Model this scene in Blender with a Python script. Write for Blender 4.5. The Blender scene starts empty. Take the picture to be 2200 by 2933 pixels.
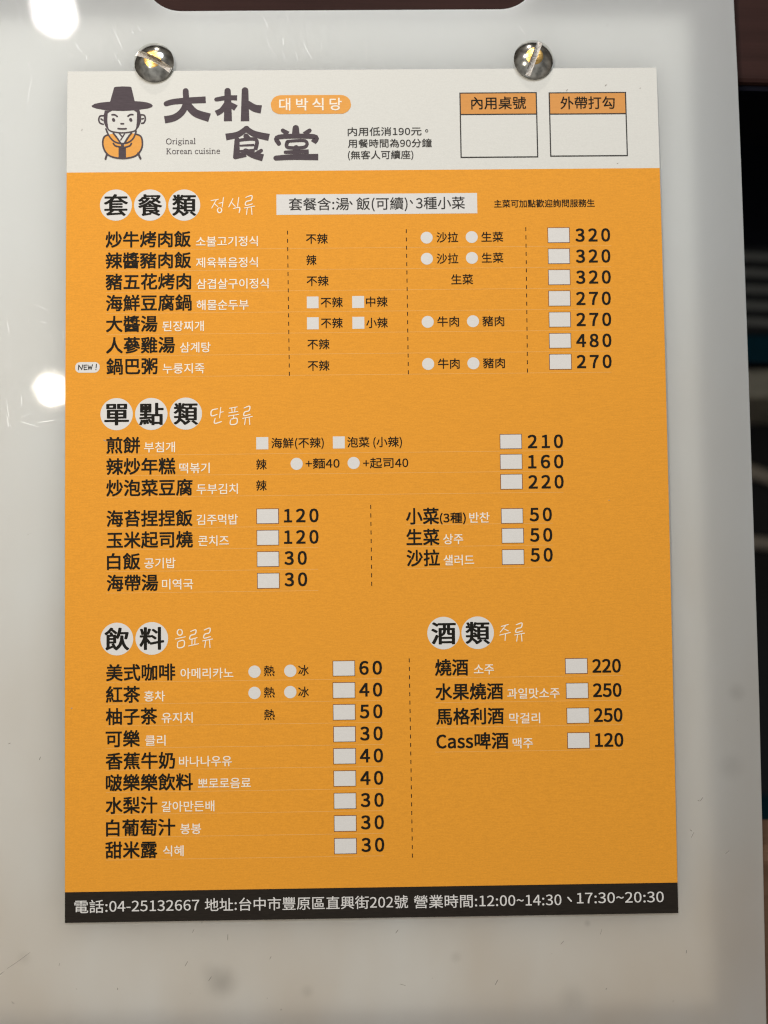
import bpy, bmesh, math, os, random
from mathutils import Vector, Matrix

# ------------------------------------------------------------------ measured data (millimetres on the sheet of the menu)
CAM = [[[0.9998706,0.0115786,-0.0111653],[-0.0120921,0.9988179,-0.0470801],[0.010607,0.047209,0.9988287]],[0.00124,-0.018008,0.240766],45.8182]
SHEET = [148.0,209.4]
ORANGE_TOP = 78.7
FOOT_TOP = -97.43
TEXT = [["dish_name","炒牛烤肉飯",-64.15,-43.25,61.62],
["korean_name","소불고기정식",-41.88,-26.58,60.93],
["dish_name","辣醬豬肉飯",-64.13,-43.17,56.31],
["korean_name","제육볶음정식",-41.84,-26.61,55.62],
["dish_name","豬五花烤肉",-64.11,-43.17,50.98],
["korean_name","삼겹살구이정식",-41.72,-23.99,50.27],
["dish_name","海鮮豆腐鍋",-64.01,-43.05,45.66],
["korean_name","해물순두부",-41.73,-28.96,44.98],
["dish_name","大醬湯",-63.99,-51.47,40.44],
["korean_name","된장찌개",-50.16,-40.0,39.76],
["dish_name","人蔘雞湯",-63.94,-47.19,35.13],
["korean_name","삼계탕",-45.83,-38.36,34.44],
["dish_name","鍋巴粥",-63.88,-51.48,29.88],
["korean_name","누룽지죽",-50.08,-39.9,29.24],
["option_text","不辣",-14.6,-9.25,61.39],
["option_text","辣",-14.56,-12.08,56.04],
["option_text","不辣",-14.55,-9.13,50.78],
["option_text","不辣",-11.1,-5.68,45.37],
["option_text","不辣",-11.06,-5.73,40.19],
["option_text","不辣",-14.47,-9.06,34.92],
["option_text","不辣",-14.43,-9.11,29.59],
["option_text","中辣",0.1,5.42,45.42],
["option_text","小辣",0.1,5.4,40.14],
["option_text","沙拉",17.81,23.15,61.49],
["option_text","生菜",28.97,34.37,61.5],
["option_text","沙拉",17.78,23.12,56.11],
["option_text","生菜",28.98,34.32,56.23],
["option_text","生菜",21.31,26.69,50.83],
["option_text","牛肉",17.7,23.02,40.29],
["option_text","豬肉",28.86,34.23,40.29],
["option_text","牛肉",17.7,23.0,29.78],
["option_text","豬肉",28.83,34.2,29.83],
["price","320",52.49,61.0,61.76],
["price","320",52.47,60.92,56.43],
["price","320",52.4,60.89,51.12],
["price","270",52.33,60.76,45.76],
["price","270",52.26,60.73,40.48],
["price","480",52.09,60.66,35.21],
["price","270",52.13,60.58,29.95],
["dish_name","煎餅",-63.86,-55.76,10.4],
["korean_name","부침개",-54.66,-47.15,9.83],
["dish_name","辣炒年糕",-63.86,-47.12,5.17],
["korean_name","떡볶기",-46.07,-38.68,4.6],
["dish_name","炒泡菜豆腐",-63.86,-42.96,-0.1],
["korean_name","두부김치",-41.87,-31.83,-0.59],
["dish_name","海苔捏捏飯",-63.81,-42.99,-7.58],
["korean_name","김주먹밥",-41.9,-31.87,-8.07],
["dish_name","玉米起司燒",-63.78,-42.93,-12.81],
["korean_name","콘치즈",-41.5,-34.09,-13.25],
["dish_name","白飯",-63.7,-55.76,-18.04],
["korean_name","공기밥",-54.67,-47.11,-18.56],
["dish_name","海帶湯",-63.74,-51.41,-23.27],
["korean_name","미역국",-50.36,-42.85,-23.74],
["option_text","海鮮(不辣)",-23.52,-10.69,10.53],
["option_text","泡菜 (小辣)",-4.89,8.51,10.53],
["option_text","辣",-27.28,-24.74,5.31],
["option_text","+麵40",-15.18,-6.88,5.4],
["option_text","+起司40",-1.07,9.99,5.36],
["option_text","辣",-27.31,-24.78,0.14],
["price","210",39.61,48.12,10.23],
["price","160",39.57,48.12,5.24],
["price","220",39.58,48.08,0.26],
["price","50",39.69,45.02,-7.75],
["price","50",39.7,45.03,-12.76],
["price","50",39.72,45.04,-17.66],
["price","120",-20.52,-12.21,-7.34],
["price","120",-20.52,-12.26,-12.58],
["price","30",-20.48,-15.17,-17.7],
["price","30",-20.48,-15.13,-22.92],
["dish_name","小菜",9.36,17.3,-7.83],
["dish_note","(3種)",17.61,23.91,-8.33],
["korean_name","반찬",24.84,29.75,-8.35],
["dish_name","生菜",9.39,17.33,-12.99],
["korean_name","상주",18.36,23.21,-13.54],
["dish_name","沙拉",9.38,17.36,-18.08],
["korean_name","샐러드",18.39,25.81,-18.7],
["dish_name","美式咖啡",-63.96,-47.34,-45.01],
["korean_name","아메리카노",-45.97,-33.2,-45.42],
["dish_name","紅茶",-64.02,-55.88,-50.28],
["korean_name","홍차",-54.81,-49.81,-50.79],
["dish_name","柚子茶",-64.03,-51.77,-55.58],
["korean_name","유지치",-50.6,-43.11,-56.04],
["dish_name","可樂",-64.09,-55.96,-60.93],
["korean_name","클리",-54.59,-49.7,-61.44],
["dish_name","香蕉牛奶",-64.1,-47.49,-66.29],
["korean_name","바나나우유",-46.42,-33.7,-66.62],
["dish_name","啵樂樂飲料",-64.06,-43.19,-71.48],
["korean_name","뽀로로음료",-41.87,-29.15,-71.94],
["dish_name","水梨汁",-64.12,-51.8,-76.91],
["korean_name","갈아만든배",-50.68,-37.98,-77.36],
["dish_name","白葡萄汁",-64.03,-47.5,-82.27],
["korean_name","봉봉",-46.19,-41.21,-82.75],
["dish_name","甜米露",-64.19,-51.83,-87.56],
["korean_name","식혜",-50.36,-45.45,-87.97],
["option_text","熱",-25.74,-23.18,-45.06],
["option_text","冰",-17.4,-14.9,-45.02],
["option_text","熱",-25.78,-23.17,-50.25],
["option_text","冰",-17.45,-14.89,-50.27],
["option_text","熱",-25.77,-23.22,-55.64],
["price","60",-2.5,2.88,-44.63],
["price","40",-2.56,2.87,-49.93],
["price","50",-2.51,2.86,-55.17],
["price","30",-2.47,2.85,-60.5],
["price","40",-2.58,2.88,-65.83],
["price","40",-2.54,2.87,-71.2],
["price","30",-2.5,2.91,-76.5],
["price","30",-2.5,2.9,-81.85],
["price","30",-2.46,2.93,-87.24],
["dish_name","燒酒",15.95,23.92,-44.79],
["korean_name","소주",25.39,30.24,-45.34],
["dish_name","水果燒酒",15.99,32.33,-50.68],
["korean_name","과일맛소주",33.43,46.17,-51.34],
["dish_name","馬格利酒",16.07,32.4,-56.67],
["korean_name","막걸리",33.83,41.3,-57.34],
["dish_name","Cass啤酒",16.03,33.45,-62.65],
["korean_name","맥주",34.55,39.47,-63.35],
["price","220",54.41,61.21,-44.92],
["price","250",54.46,61.25,-50.81],
["price","250",54.55,61.37,-56.85],
["price","120",54.67,61.45,-62.88],
["banner_text","套餐含:湯",-18.82,-3.86,70.16],
["banner_text","飯(可續)",-2.03,10.7,70.17],
["banner_text","3種小菜",12.8,24.98,70.21],
["service_note","主菜可加點歡迎詢問服務生",32.28,57.42,69.89],
["dining_note","内用低消190元",-3.99,14.44,88.63],
["dining_note","用餐時間為90分鐘",-3.97,16.97,85.59],
["dining_note","(無客人可續座)",-4.0,12.3,82.63],
["pill_text","대박식당",-21.05,-5.49,95.78],
["footer_text","電話:04-25132667",-71.68,-41.75,-100.9],
["footer_text","地址:台中市豐原區直興街202號",-40.39,8.56,-100.94],
["footer_text","營業時間:12:00~14:30",10.03,45.69,-101.02],
["footer_text","17:30~20:30",49.47,70.52,-100.72]]
TICK_BOXES = [[45.503,59.861,50.964,63.704],[45.492,54.538,50.893,58.368],[45.429,49.23,50.876,53.049],[45.368,43.884,50.809,47.746],[45.36,38.606,50.743,42.405],[45.302,33.341,50.731,37.077],[45.246,28.037,50.721,31.869],[32.653,8.452,38.049,12.093],[32.618,3.414,38.061,7.152],[32.637,-1.512,38.023,2.22],[32.649,-9.891,38.027,-6.222],[32.722,-14.742,38.096,-11.08],[32.686,-19.996,38.106,-16.289],[-27.274,-9.27,-21.876,-5.593],[-27.267,-14.544,-21.874,-10.832],[-27.261,-19.767,-21.872,-16.062],[-27.213,-25.066,-21.829,-21.325],[-9.006,-46.58,-3.629,-42.86],[-9.059,-51.925,-3.635,-48.108],[-9.062,-57.211,-3.642,-53.4],[-9.013,-62.492,-3.649,-58.738],[-9.067,-67.811,-3.655,-64.013],[-9.07,-73.173,-3.663,-69.381],[-9.073,-78.576,-3.671,-74.74],[-9.077,-83.97,-3.679,-80.14],[-9.081,-89.353,-3.687,-85.581],[47.696,-46.747,53.132,-43.026],[47.789,-52.75,53.221,-48.996],[47.841,-58.784,53.308,-55.036],[47.893,-64.846,53.314,-61.024]]
OPTION_SQUARES = [[-14.553,43.903,-11.653,46.844],[-3.335,43.876,-0.366,46.884],[-14.552,38.638,-11.655,41.657],[-3.337,38.663,-0.372,41.662],[-27.243,9.006,-24.282,12.026],[-8.444,9.014,-5.519,11.994]]
OPTION_CIRCLES = [[15.349,61.424],[26.56,61.487],[15.323,56.104],[26.521,56.218],[15.301,40.236],[26.51,40.287],[15.253,29.727],[26.438,29.773],[-17.381,5.344],[-3.394,5.399],[-28.042,-45.221],[-19.349,-45.133],[-28.079,-50.359],[-19.392,-50.273]]
HEADING_DISCS = [[-61.713,70.331,"套"],[-53.251,70.261,"餐"],[-44.783,70.191,"類"],[-61.416,18.07,"單"],[-52.924,18.023,"點"],[-44.468,18.019,"類"],[-61.4,-36.887,"飲"],[-52.928,-36.844,"料"],[18.081,-36.466,"酒"],[26.432,-36.492,"類"]]
DASHES = [[-19.209,63.504,-18.992,27.177],[10.302,63.599,10.335,27.262],[40.087,63.88,39.775,27.385],[0.672,-4.944,0.703,-24.709],[9.627,-42.508,9.801,-90.44]]
HANDWRITING = [[[[-38.104,71.284],[-36.337,71.582]],[[-36.819,71.469],[-37.947,69.411]],[[-37.303,70.497],[-36.501,69.711]],[[-36.179,70.566],[-35.279,70.754]],[[-35.051,72.04],[-35.378,69.624]],[[-35.984,69.432],[-35.73,69.325],[-35.555,69.08],[-35.505,68.762],[-35.593,68.458],[-35.796,68.248],[-36.06,68.189],[-36.313,68.297],[-36.488,68.542],[-36.538,68.859],[-36.45,69.163],[-36.247,69.373],[-35.984,69.432]],[[-32.715,71.708],[-33.74,69.61]],[[-33.096,70.775],[-32.138,69.753]],[[-31.257,72.009],[-31.555,69.748]],[[-32.576,69.211],[-31.061,69.432],[-31.182,68.108]],[[-29.491,71.994],[-28.023,72.465],[-28.182,71.308],[-29.366,70.932],[-29.524,69.969],[-27.877,70.341]],[[-29.886,69.297],[-27.314,69.758]],[[-29.115,69.387],[-29.378,67.656]],[[-28.137,69.572],[-27.991,67.644]]],[[[-36.653,19.142],[-38.087,18.743],[-38.184,17.42],[-36.811,17.737]],[[-35.889,19.465],[-36.205,16.903]],[[-36.017,18.225],[-35.284,18.383]],[[-37.272,16.79],[-37.429,15.552],[-35.752,15.947]],[[-33.756,19.219],[-31.849,19.551]],[[-33.197,19.213],[-33.1,18.333]],[[-32.358,19.336],[-32.49,18.459]],[[-33.889,18.078],[-31.727,18.407]],[[-34.019,17.289],[-31.477,17.701]],[[-32.749,17.451],[-32.753,16.66]],[[-33.464,16.492],[-33.521,15.264],[-32.048,15.424],[-31.99,16.74],[-33.464,16.492]],[[-30.145,19.247],[-28.815,19.69],[-28.961,18.595],[-30.034,18.241],[-30.179,17.33],[-28.686,17.679]],[[-30.508,16.695],[-28.177,17.126]],[[-29.809,16.778],[-30.051,15.139]],[[-28.923,16.952],[-28.794,15.126]]],[[[-46.075,-34.741],[-45.776,-34.867],[-45.57,-35.15],[-45.511,-35.516],[-45.616,-35.866],[-45.856,-36.107],[-46.167,-36.173],[-46.466,-36.048],[-46.672,-35.764],[-46.731,-35.399],[-46.626,-35.048],[-46.386,-34.808],[-46.075,-34.741]],[[-47.208,-37.059],[-44.805,-36.552]],[[-46.611,-37.695],[-46.617,-39.13],[-45.175,-38.88],[-45.169,-37.444],[-46.611,-37.695]],[[-43.501,-35.288],[-42.25,-34.891],[-42.399,-35.881],[-43.506,-36.28],[-43.63,-37.187],[-41.947,-36.796]],[[-43.15,-37.276],[-43.203,-38.39]],[[-42.429,-37.161],[-42.482,-38.276]],[[-43.998,-38.793],[-41.594,-38.287]],[[-40.194,-34.979],[-38.822,-34.527],[-38.972,-35.652],[-40.08,-36.013],[-40.229,-36.95],[-38.689,-36.594]],[[-40.568,-37.602],[-38.163,-37.164]],[[-39.847,-37.518],[-40.096,-39.203]],[[-38.933,-37.342],[-38.799,-39.22]]],[[[32.237,-35.032],[33.931,-34.577]],[[33.278,-34.847],[31.955,-36.42]],[[32.876,-35.637],[33.906,-36.127]],[[31.814,-37.133],[34.418,-36.531]],[[33.245,-36.834],[33.089,-38.42]],[[35.878,-34.68],[37.248,-34.254],[37.086,-35.315],[35.981,-35.655],[35.823,-36.538],[37.358,-36.203]],[[35.478,-37.152],[37.874,-36.741]],[[36.196,-37.073],[35.93,-38.662]],[[37.107,-36.908],[37.22,-38.679]]]]
BANNER = [-21.912,67.506,28.078,72.687]
FORM_BOXES = [[24.117,81.649,43.608,98.541,92.815,["form_label","內用桌號",27.07,40.77,95.76]],[46.573,81.8,66.104,98.438,92.761,["form_label","外帶打勾",49.51,63.14,95.65]]]
PILL = [-23.189,93.288,-3.138,98.137]
NEW_BADGE = [-71.582,28.405,-65.617,31.017]
NEW_STROKES = [[[-70.818,29.112],[-70.695,30.31],[-69.973,29.189],[-69.723,30.343]],[[-68.749,30.29],[-69.426,30.254],[-69.381,29.141],[-68.662,29.219]],[[-69.382,29.74],[-68.833,29.777]],[[-68.453,30.287],[-68.239,29.172],[-67.945,30.025],[-67.689,29.209],[-67.354,30.362]],[[-66.381,30.481],[-66.463,29.582]],[[-66.504,29.197],[-66.504,29.112]]]
LOGO = {"大":[[[[-49.289,96.169],[-47.568,96.647],[-44.121,96.935],[-39.466,97.125]],34],[[[-44.471,99.437],[-44.422,96.224],[-45.408,94.004],[-47.342,92.55],[-49.707,92.034]],37],[[[-44.033,95.998],[-42.049,93.757],[-38.517,92.486]],44]],"朴":[[[[-36.793,97.195],[-34.204,97.579],[-31.615,97.56]],27],[[[-33.987,99.364],[-33.91,91.563]],40],[[[-34.292,96.151],[-35.501,94.378],[-36.88,93.586]],30],[[[-33.43,95.922],[-31.922,94.931]],32],[[[-29.626,99.468],[-29.645,91.532]],42],[[[-28.944,95.98],[-27.307,94.898],[-25.583,94.529]],42]],"食":[[[[-29.22,89.663],[-31.419,88.126],[-34.433,87.484]],34],[[[-29.392,89.575],[-27.329,88.229],[-23.673,87.314]],36],[[[-29.398,87.668],[-29.055,87.0]],34],[[[-31.724,86.577],[-26.99,86.808],[-27.086,84.108]],20],[[[-31.638,86.754],[-31.82,82.597]],32],[[[-30.781,85.242],[-27.339,85.393]],12],[[[-31.43,83.831],[-27.258,84.065]],14],[[[-32.078,82.378],[-29.497,83.109]],30],[[[-29.495,83.817],[-27.564,82.785],[-25.202,82.104]],36],[[[-25.624,83.964],[-27.004,83.002]],22]],"堂":[[[[-16.982,89.661],[-16.995,87.575]],40],[[[-20.218,89.063],[-18.931,88.166]],26],[[[-13.537,89.014],[-14.837,88.002]],26],[[[-21.227,85.701],[-21.218,87.385],[-12.471,87.408],[-12.612,85.901]],28],[[[-19.071,86.26],[-14.676,86.36],[-14.774,84.766],[-18.994,84.71],[-19.071,86.26]],19],[[[-19.603,83.475],[-13.791,83.608]],22],[[[-16.928,84.605],[-16.941,82.482]],34],[[[-21.977,81.991],[-17.89,82.224],[-11.434,82.175]],32]]}
SPECKS = [[51.022,98.75,0.9,0.5],[60.876,100.05,0.7,0.45],[69.62,99.332,0.3,0.2],[63.332,79.96,0.2,0.2],[-64.619,11.765,-0.5,0.7],[-72.471,-53.509,0.5,0.25],[-70.311,89.436,1.3,0.35],[59.181,-4.529,0.4,0.15]]
COMMAS = [[[-3.597,70.715],[-3.132,70.069]],[[11.449,70.859],[11.912,70.213]],[[47.31,-100.563],[48.073,-101.432]]]
NOTE_STOP = [[[16.075,88.709],[16.03,88.546],[15.912,88.428],[15.754,88.386],[15.596,88.431],[15.482,88.55],[15.442,88.713],[15.487,88.876],[15.605,88.994],[15.763,89.036],[15.921,88.992],[16.035,88.872],[16.075,88.709]]]
TAGLINE = [["Original",-49.346,-41.872,85.797,0.954],
["Korean cuisine",-49.34,-35.857,83.254,0.954]]
EMBLEM = {"hat":[[[-62.355,100.467],[-61.952,100.644],[-60.219,100.728],[-58.311,100.643],[-58.021,100.437],[-57.192,96.899],[-55.69,96.793],[-54.072,96.542],[-53.031,96.152],[-52.682,95.731],[-52.912,95.315],[-53.949,94.964],[-55.795,94.714],[-58.333,94.458],[-60.179,94.388],[-62.717,94.49],[-65.025,94.709],[-66.758,95.056],[-67.741,95.421],[-67.94,95.721],[-67.229,96.253],[-65.617,96.6],[-63.31,96.799]]],"robe":[[[-64.86,87.661],[-64.403,88.132],[-62.448,88.593],[-60.589,85.611],[-59.668,85.604],[-57.841,88.678],[-55.88,88.128],[-55.417,87.59],[-55.236,85.571],[-55.633,84.151],[-56.435,83.209],[-58.272,82.454],[-60.111,82.291],[-62.182,82.484],[-63.796,83.266],[-64.725,84.694],[-65.023,86.238]]],"tie":[[[-61.139,85.141],[-59.297,85.127],[-59.261,82.379],[-61.124,82.393]]],"side_hair":[[[-64.621,94.563],[-62.717,94.49],[-63.407,94.196],[-64.209,93.487],[-64.076,90.984],[-63.721,89.494],[-64.418,90.391],[-64.887,91.585],[-64.899,93.253]],[[-57.41,94.511],[-56.085,94.86],[-55.557,93.185],[-55.55,91.755],[-56.12,90.211],[-56.808,89.443],[-56.414,91.523],[-56.344,93.668],[-56.831,94.149]]],"collar":[[[-61.872,88.47],[-61.066,88.583],[-60.139,87.507],[-59.453,88.452],[-58.531,88.445],[-59.786,86.198],[-60.592,86.204]]],"lines":[[[[-64.095,93.605],[-64.14,91.818],[-63.898,90.149],[-63.548,89.493],[-62.451,89.009],[-60.261,88.755],[-58.073,88.976],[-56.808,89.562],[-56.472,91.523],[-56.425,93.669]],30],[[[-64.899,93.193],[-65.82,93.081],[-66.102,92.189],[-65.807,91.354],[-64.998,90.991]],34],[[[-65.527,92.364],[-65.121,92.063]],34],[[[-55.558,93.364],[-54.749,93.179],[-54.514,92.224],[-54.857,91.333],[-55.432,91.158]],34],[[[-54.977,92.406],[-55.38,92.29]],30],[[[-62.802,93.417],[-62.133,93.412],[-61.531,92.99]],34],[[[-58.844,93.03],[-58.269,93.42],[-57.612,93.415]],34],[[[-62.471,92.222],[-62.378,91.983]],62],[[[-58.182,92.191],[-58.089,91.952]],62],[[[-60.562,91.101],[-59.928,91.096]],34],[[[-61.281,89.868],[-60.267,89.766],[-59.287,89.818]],34],[[[-64.299,89.796],[-63.597,88.126],[-62.436,86.693],[-61.052,86.089],[-59.9,86.021],[-58.521,86.367],[-57.375,87.486],[-56.806,89.145]],34],[[[-62.448,88.652],[-61.404,87.279],[-60.591,86.086]],36],[[[-57.956,88.678],[-58.986,87.26],[-59.67,86.079]],36],[[[-60.951,88.582],[-60.371,87.865]],30],[[[-59.683,88.454],[-60.596,86.916]],28],[[[-62.432,86.04],[-61.853,85.384],[-60.356,85.076]],34],[[[-57.943,86.006],[-58.401,85.357],[-59.665,85.011]],34],[[[-60.153,85.845],[-60.148,85.015]],60],[[[-63.828,88.247],[-64.631,87.837],[-65.027,86.831],[-64.959,85.289],[-64.259,83.743],[-62.873,82.667],[-60.111,82.172],[-57.353,82.624],[-55.976,83.679],[-55.269,85.215],[-55.299,86.995],[-55.764,87.949],[-56.803,88.373]],34],[[[-64.026,83.268],[-64.364,82.087]],40],[[[-56.263,83.445],[-55.683,82.138]],44]]}
RULES = [[-64.139,61.296,58.997],[-64.118,61.161,53.667],[-64.1,61.027,48.352],[-64.083,60.896,43.053],[-64.069,60.768,37.768],[-64.057,60.641,32.496],[-64.047,60.517,27.237],[-64.026,48.276,7.909],[-64.024,48.176,2.851],[-64.024,48.072,-2.369],[-64.026,-12.236,-9.997],[-64.029,-12.285,-15.225],[-64.033,-12.334,-20.527],[-64.038,-12.383,-25.736],[9.331,45.336,-9.952],[9.262,45.234,-15.315],[9.193,45.133,-20.668],[-64.068,2.895,-47.324],[-64.077,2.832,-52.611],[-64.087,2.769,-57.889],[-64.097,3.166,-63.215],[-64.106,3.103,-68.477],[-64.116,3.039,-73.831],[-64.125,2.975,-79.125],[-64.133,2.91,-84.561],[-64.14,2.846,-89.936],[15.919,61.773,-47.328],[15.836,61.648,-53.324],[15.754,61.524,-59.269],[15.671,61.4,-65.245]]
SCREWS = [[-52.299,106.619],[42.882,106.71]]

scene = bpy.context.scene
COL = scene.collection
rnd = random.Random(7)

# ------------------------------------------------------------------ camera
cam_data = bpy.data.cameras.new('camera')
cam = bpy.data.objects.new('camera', cam_data)
COL.objects.link(cam)
_rot, _loc, _lens = CAM
cam.matrix_world = Matrix.Translation(_loc) @ Matrix(_rot).to_4x4()
cam_data.sensor_fit = 'HORIZONTAL'
cam_data.sensor_width = 36.0
cam_data.lens = _lens
cam_data.clip_start = 0.005
cam_data.clip_end = 20.0
cam_data.dof.use_dof = True
cam_data.dof.focus_distance = 0.240
cam_data.dof.aperture_fstop = 8.0
scene.camera = cam

# ------------------------------------------------------------------ room light: dim surroundings, the lamps and an added cool fill
world = bpy.data.worlds.new('World')
scene.world = world
world.use_nodes = True
# a dim room: paler ceiling, darker walls, soft unevenness for the metal to mirror
_wt = world.node_tree
_bg = _wt.nodes['Background']
_tc = _wt.nodes.new('ShaderNodeTexCoord')
_sep = _wt.nodes.new('ShaderNodeSeparateXYZ')
_wt.links.new(_tc.outputs['Generated'], _sep.inputs[0])
_up = _wt.nodes.new('ShaderNodeValToRGB')
_e = _up.color_ramp.elements
_e[0].position = 0.0; _e[0].color = (0.10, 0.085, 0.07, 1)
_e[1].position = 1.0; _e[1].color = (1.0, 0.98, 0.93, 1)
_e = _e.new(0.35); _e.color = (0.45, 0.40, 0.34, 1)
_wt.links.new(_sep.outputs['Z'], _up.inputs['Fac'])
_nz = _wt.nodes.new('ShaderNodeTexNoise')
_nz.inputs['Scale'].default_value = 2.3
_nz.inputs['Detail'].default_value = 2.0
_wt.links.new(_tc.outputs['Generated'], _nz.inputs['Vector'])
_mr = _wt.nodes.new('ShaderNodeMapRange')
_mr.inputs['From Min'].default_value = 0.35
_mr.inputs['From Max'].default_value = 0.65
_mr.inputs['To Min'].default_value = 0.45
_mr.inputs['To Max'].default_value = 1.5
_wt.links.new(_nz.outputs['Fac'], _mr.inputs['Value'])
_mx = _wt.nodes.new('ShaderNodeVectorMath'); _mx.operation = 'SCALE'
_wt.links.new(_up.outputs['Color'], _mx.inputs[0])
_wt.links.new(_mr.outputs[0], _mx.inputs['Scale'])
_wt.links.new(_mx.outputs[0], _bg.inputs['Color'])
_bg.inputs['Strength'].default_value = 0.23

def lamp(name, pos, target, size, power, color, shape='DISK', spread=math.pi):
    d = bpy.data.lights.new(name, 'AREA')
    d.shape = shape
    d.size = size
    d.energy = power
    d.color = color
    d.spread = spread
    o = bpy.data.objects.new(name, d)
    COL.objects.link(o)
    o.location = pos
    o.rotation_euler = (Vector(target) - Vector(pos)).to_track_quat('-Z', 'Y').to_euler()
    return o

lamp('ceiling_lamp', (-0.2904, 0.4937, 0.6508), (-0.08, 0.12, 0), 0.033, 2.7, (1.0, 0.97, 0.925))
lamp('ceiling_lamp', (-0.2314, 0.1075, 0.469), (-0.03, 0.02, 0), 0.020, 1.08, (1.0, 0.92, 0.78))
lamp('wall_lamp', (-0.055, 1.10, 0.36), (0, 0.10, 0), 0.026, 3.3, (1.0, 0.94, 0.85))
lamp('cool_fill', (0.25, 1.05, 1.0), (0.03, 0.1, 0), 0.50, 9.0, (0.88, 0.94, 1.0))  # unseen cool fill, added to brighten the top right

scene.view_settings.view_transform = 'Standard'
scene.view_settings.look = 'None'
scene.view_settings.exposure = 0.0
scene.view_settings.gamma = 1.0
scene.view_settings.use_curve_mapping = False
scene.cycles.filter_width = 1.2
scene.cycles.max_bounces = 12
scene.cycles.diffuse_bounces = 10

# ------------------------------------------------------------------ materials
def lin(r, g, b):
    f = lambda c: (c / 255 / 12.92) if c / 255 <= 0.04045 else ((c / 255 + 0.055) / 1.055) ** 2.4
    return (f(r), f(g), f(b), 1)

def new_mat(name, color=(0.5, 0.5, 0.5, 1), rough=0.6, **kw):
    m = bpy.data.materials.new(name)
    m.use_nodes = True
    b = m.node_tree.nodes['Principled BSDF']
    b.inputs['Base Color'].default_value = color
    b.inputs['Roughness'].default_value = rough
    for k, v in kw.items():
        b.inputs[k.replace('_', ' ')].default_value = v
    return m

class NG:
    def __init__(self, m):
        self.t = m.node_tree
        self.bsdf = self.t.nodes['Principled BSDF']
        self.tc = self.t.nodes.new('ShaderNodeTexCoord')
    def n(self, kind, **props):
        x = self.t.nodes.new('ShaderNode' + kind)
        for k, v in props.items():
            setattr(x, k, v)
        return x
    def link(self, a, b):
        self.t.links.new(a, b)
    def noise(self, scale, stretch=(1, 1, 1), detail=3, rough=0.5, rot=(0, 0, 0)):
        mp = self.n('Mapping')
        mp.inputs['Scale'].default_value = stretch
        mp.inputs['Rotation'].default_value = rot
        self.link(self.tc.outputs['Object'], mp.inputs['Vector'])
        nz = self.n('TexNoise')
        nz.inputs['Scale'].default_value = scale
        nz.inputs['Detail'].default_value = detail
        nz.inputs['Roughness'].default_value = rough
        self.link(mp.outputs['Vector'], nz.inputs['Vector'])
        return nz.outputs['Fac']
    def ramp(self, fac, stops):
        r = self.n('ValToRGB')
        el = r.color_ramp.elements
        while len(el) < len(stops):
            el.new(0.5)
        for e, (p, c) in zip(el, stops):
            e.position = p
            e.color = c if len(c) == 4 else (*c, 1)
        self.link(fac, r.inputs['Fac'])
        return r.outputs['Color']
    def mix(self, fac, a, b, mode='MIX'):
        x = self.n('Mix', data_type='RGBA', blend_type=mode)
        for sock, v in ((x.inputs[0], fac), (x.inputs[6], a), (x.inputs[7], b)):
            if hasattr(v, 'is_linked'):
                self.link(v, sock)
            else:
                sock.default_value = v
        return x.outputs[2]
    def bump(self, h, strength, dist):
        b = self.n('Bump')
        b.inputs['Strength'].default_value = strength
        b.inputs['Distance'].default_value = dist
        self.link(h, b.inputs['Height'])
        return b.outputs['Normal']

INK = 0.80          # all card and ink colours scaled down evenly to balance the stronger lamps
def paper_like(name, color, var=0.05, rough=0.75, spec=0.25, grit=0.92):
    """printed card: faint horizontal fibre in tone and relief"""
    color = tuple(c * INK for c in color[:3]) + (1,)
    m = new_mat(name, color, rough, Specular_IOR_Level=spec)
    g = NG(m)
    fib = g.noise(1500, (0.3, 1.8, 1), 3, 0.6)
    grain = g.noise(3200, (0.7, 1, 1), 2, 0.6)
    lo = tuple(c * (1 - var) for c in color[:3])
    hi = tuple(min(1, c * (1 + var)) for c in color[:3])
    c1 = g.ramp(fib, [(0.3, lo), (0.7, hi)])
    c2 = g.ramp(grain, [(0.35, (grit, grit, grit)), (0.65, (1, 1, 1))])
    g.link(g.mix(0.6, c1, c2, 'MULTIPLY'), g.bsdf.inputs['Base Color'])
    g.link(g.bump(grain, 0.25, 0.00003), g.bsdf.inputs['Normal'])
    return m

M = {}
M['paper'] = paper_like('cream_paper', (0.78, 0.768, 0.725, 1), 0.015)
M['paper_edge'] = new_mat('paper_edge', (0.75, 0.72, 0.65, 1), 0.9)
M['white_ink'] = paper_like('unprinted_white', (0.80, 0.775, 0.75, 1), 0.015)
M['pale_text'] = paper_like('unprinted_lettering', (1.0, 0.91, 0.78, 1), 0.015)
M['back_white'] = new_mat('bleached_paper', (0.80, 0.77, 0.73, 1), 0.8)
M['orange'] = paper_like('orange_ink', (0.91, 0.376, 0.031, 1), 0.05, grit=0.84)
M['orange_line'] = paper_like('pale_orange_ink', (0.92, 0.48, 0.14, 1), 0.03)
M['form_orange'] = paper_like('form_orange_ink', (0.76, 0.34, 0.09, 1), 0.03)
M['logo_orange'] = paper_like('logo_orange_ink', (0.87, 0.40, 0.085, 1), 0.04)
M['black'] = paper_like('black_ink', (0.013, 0.011, 0.008, 1), 0.15, 0.7, 0.12)
M['footer'] = paper_like('footer_black_ink', (0.021, 0.016, 0.012, 1), 0.2, 0.7, 0.15)
M['grey_ink'] = paper_like('charcoal_ink', (0.045, 0.042, 0.04, 1), 0.12, 0.7, 0.15)
M['plum'] = paper_like('plum_grey_ink', (0.092, 0.07, 0.08, 1), 0.12, 0.7, 0.15)
M['brown_line'] = new_mat('brown_outline_ink', (0.16, 0.05, 0.012, 1), 0.7)

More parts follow.
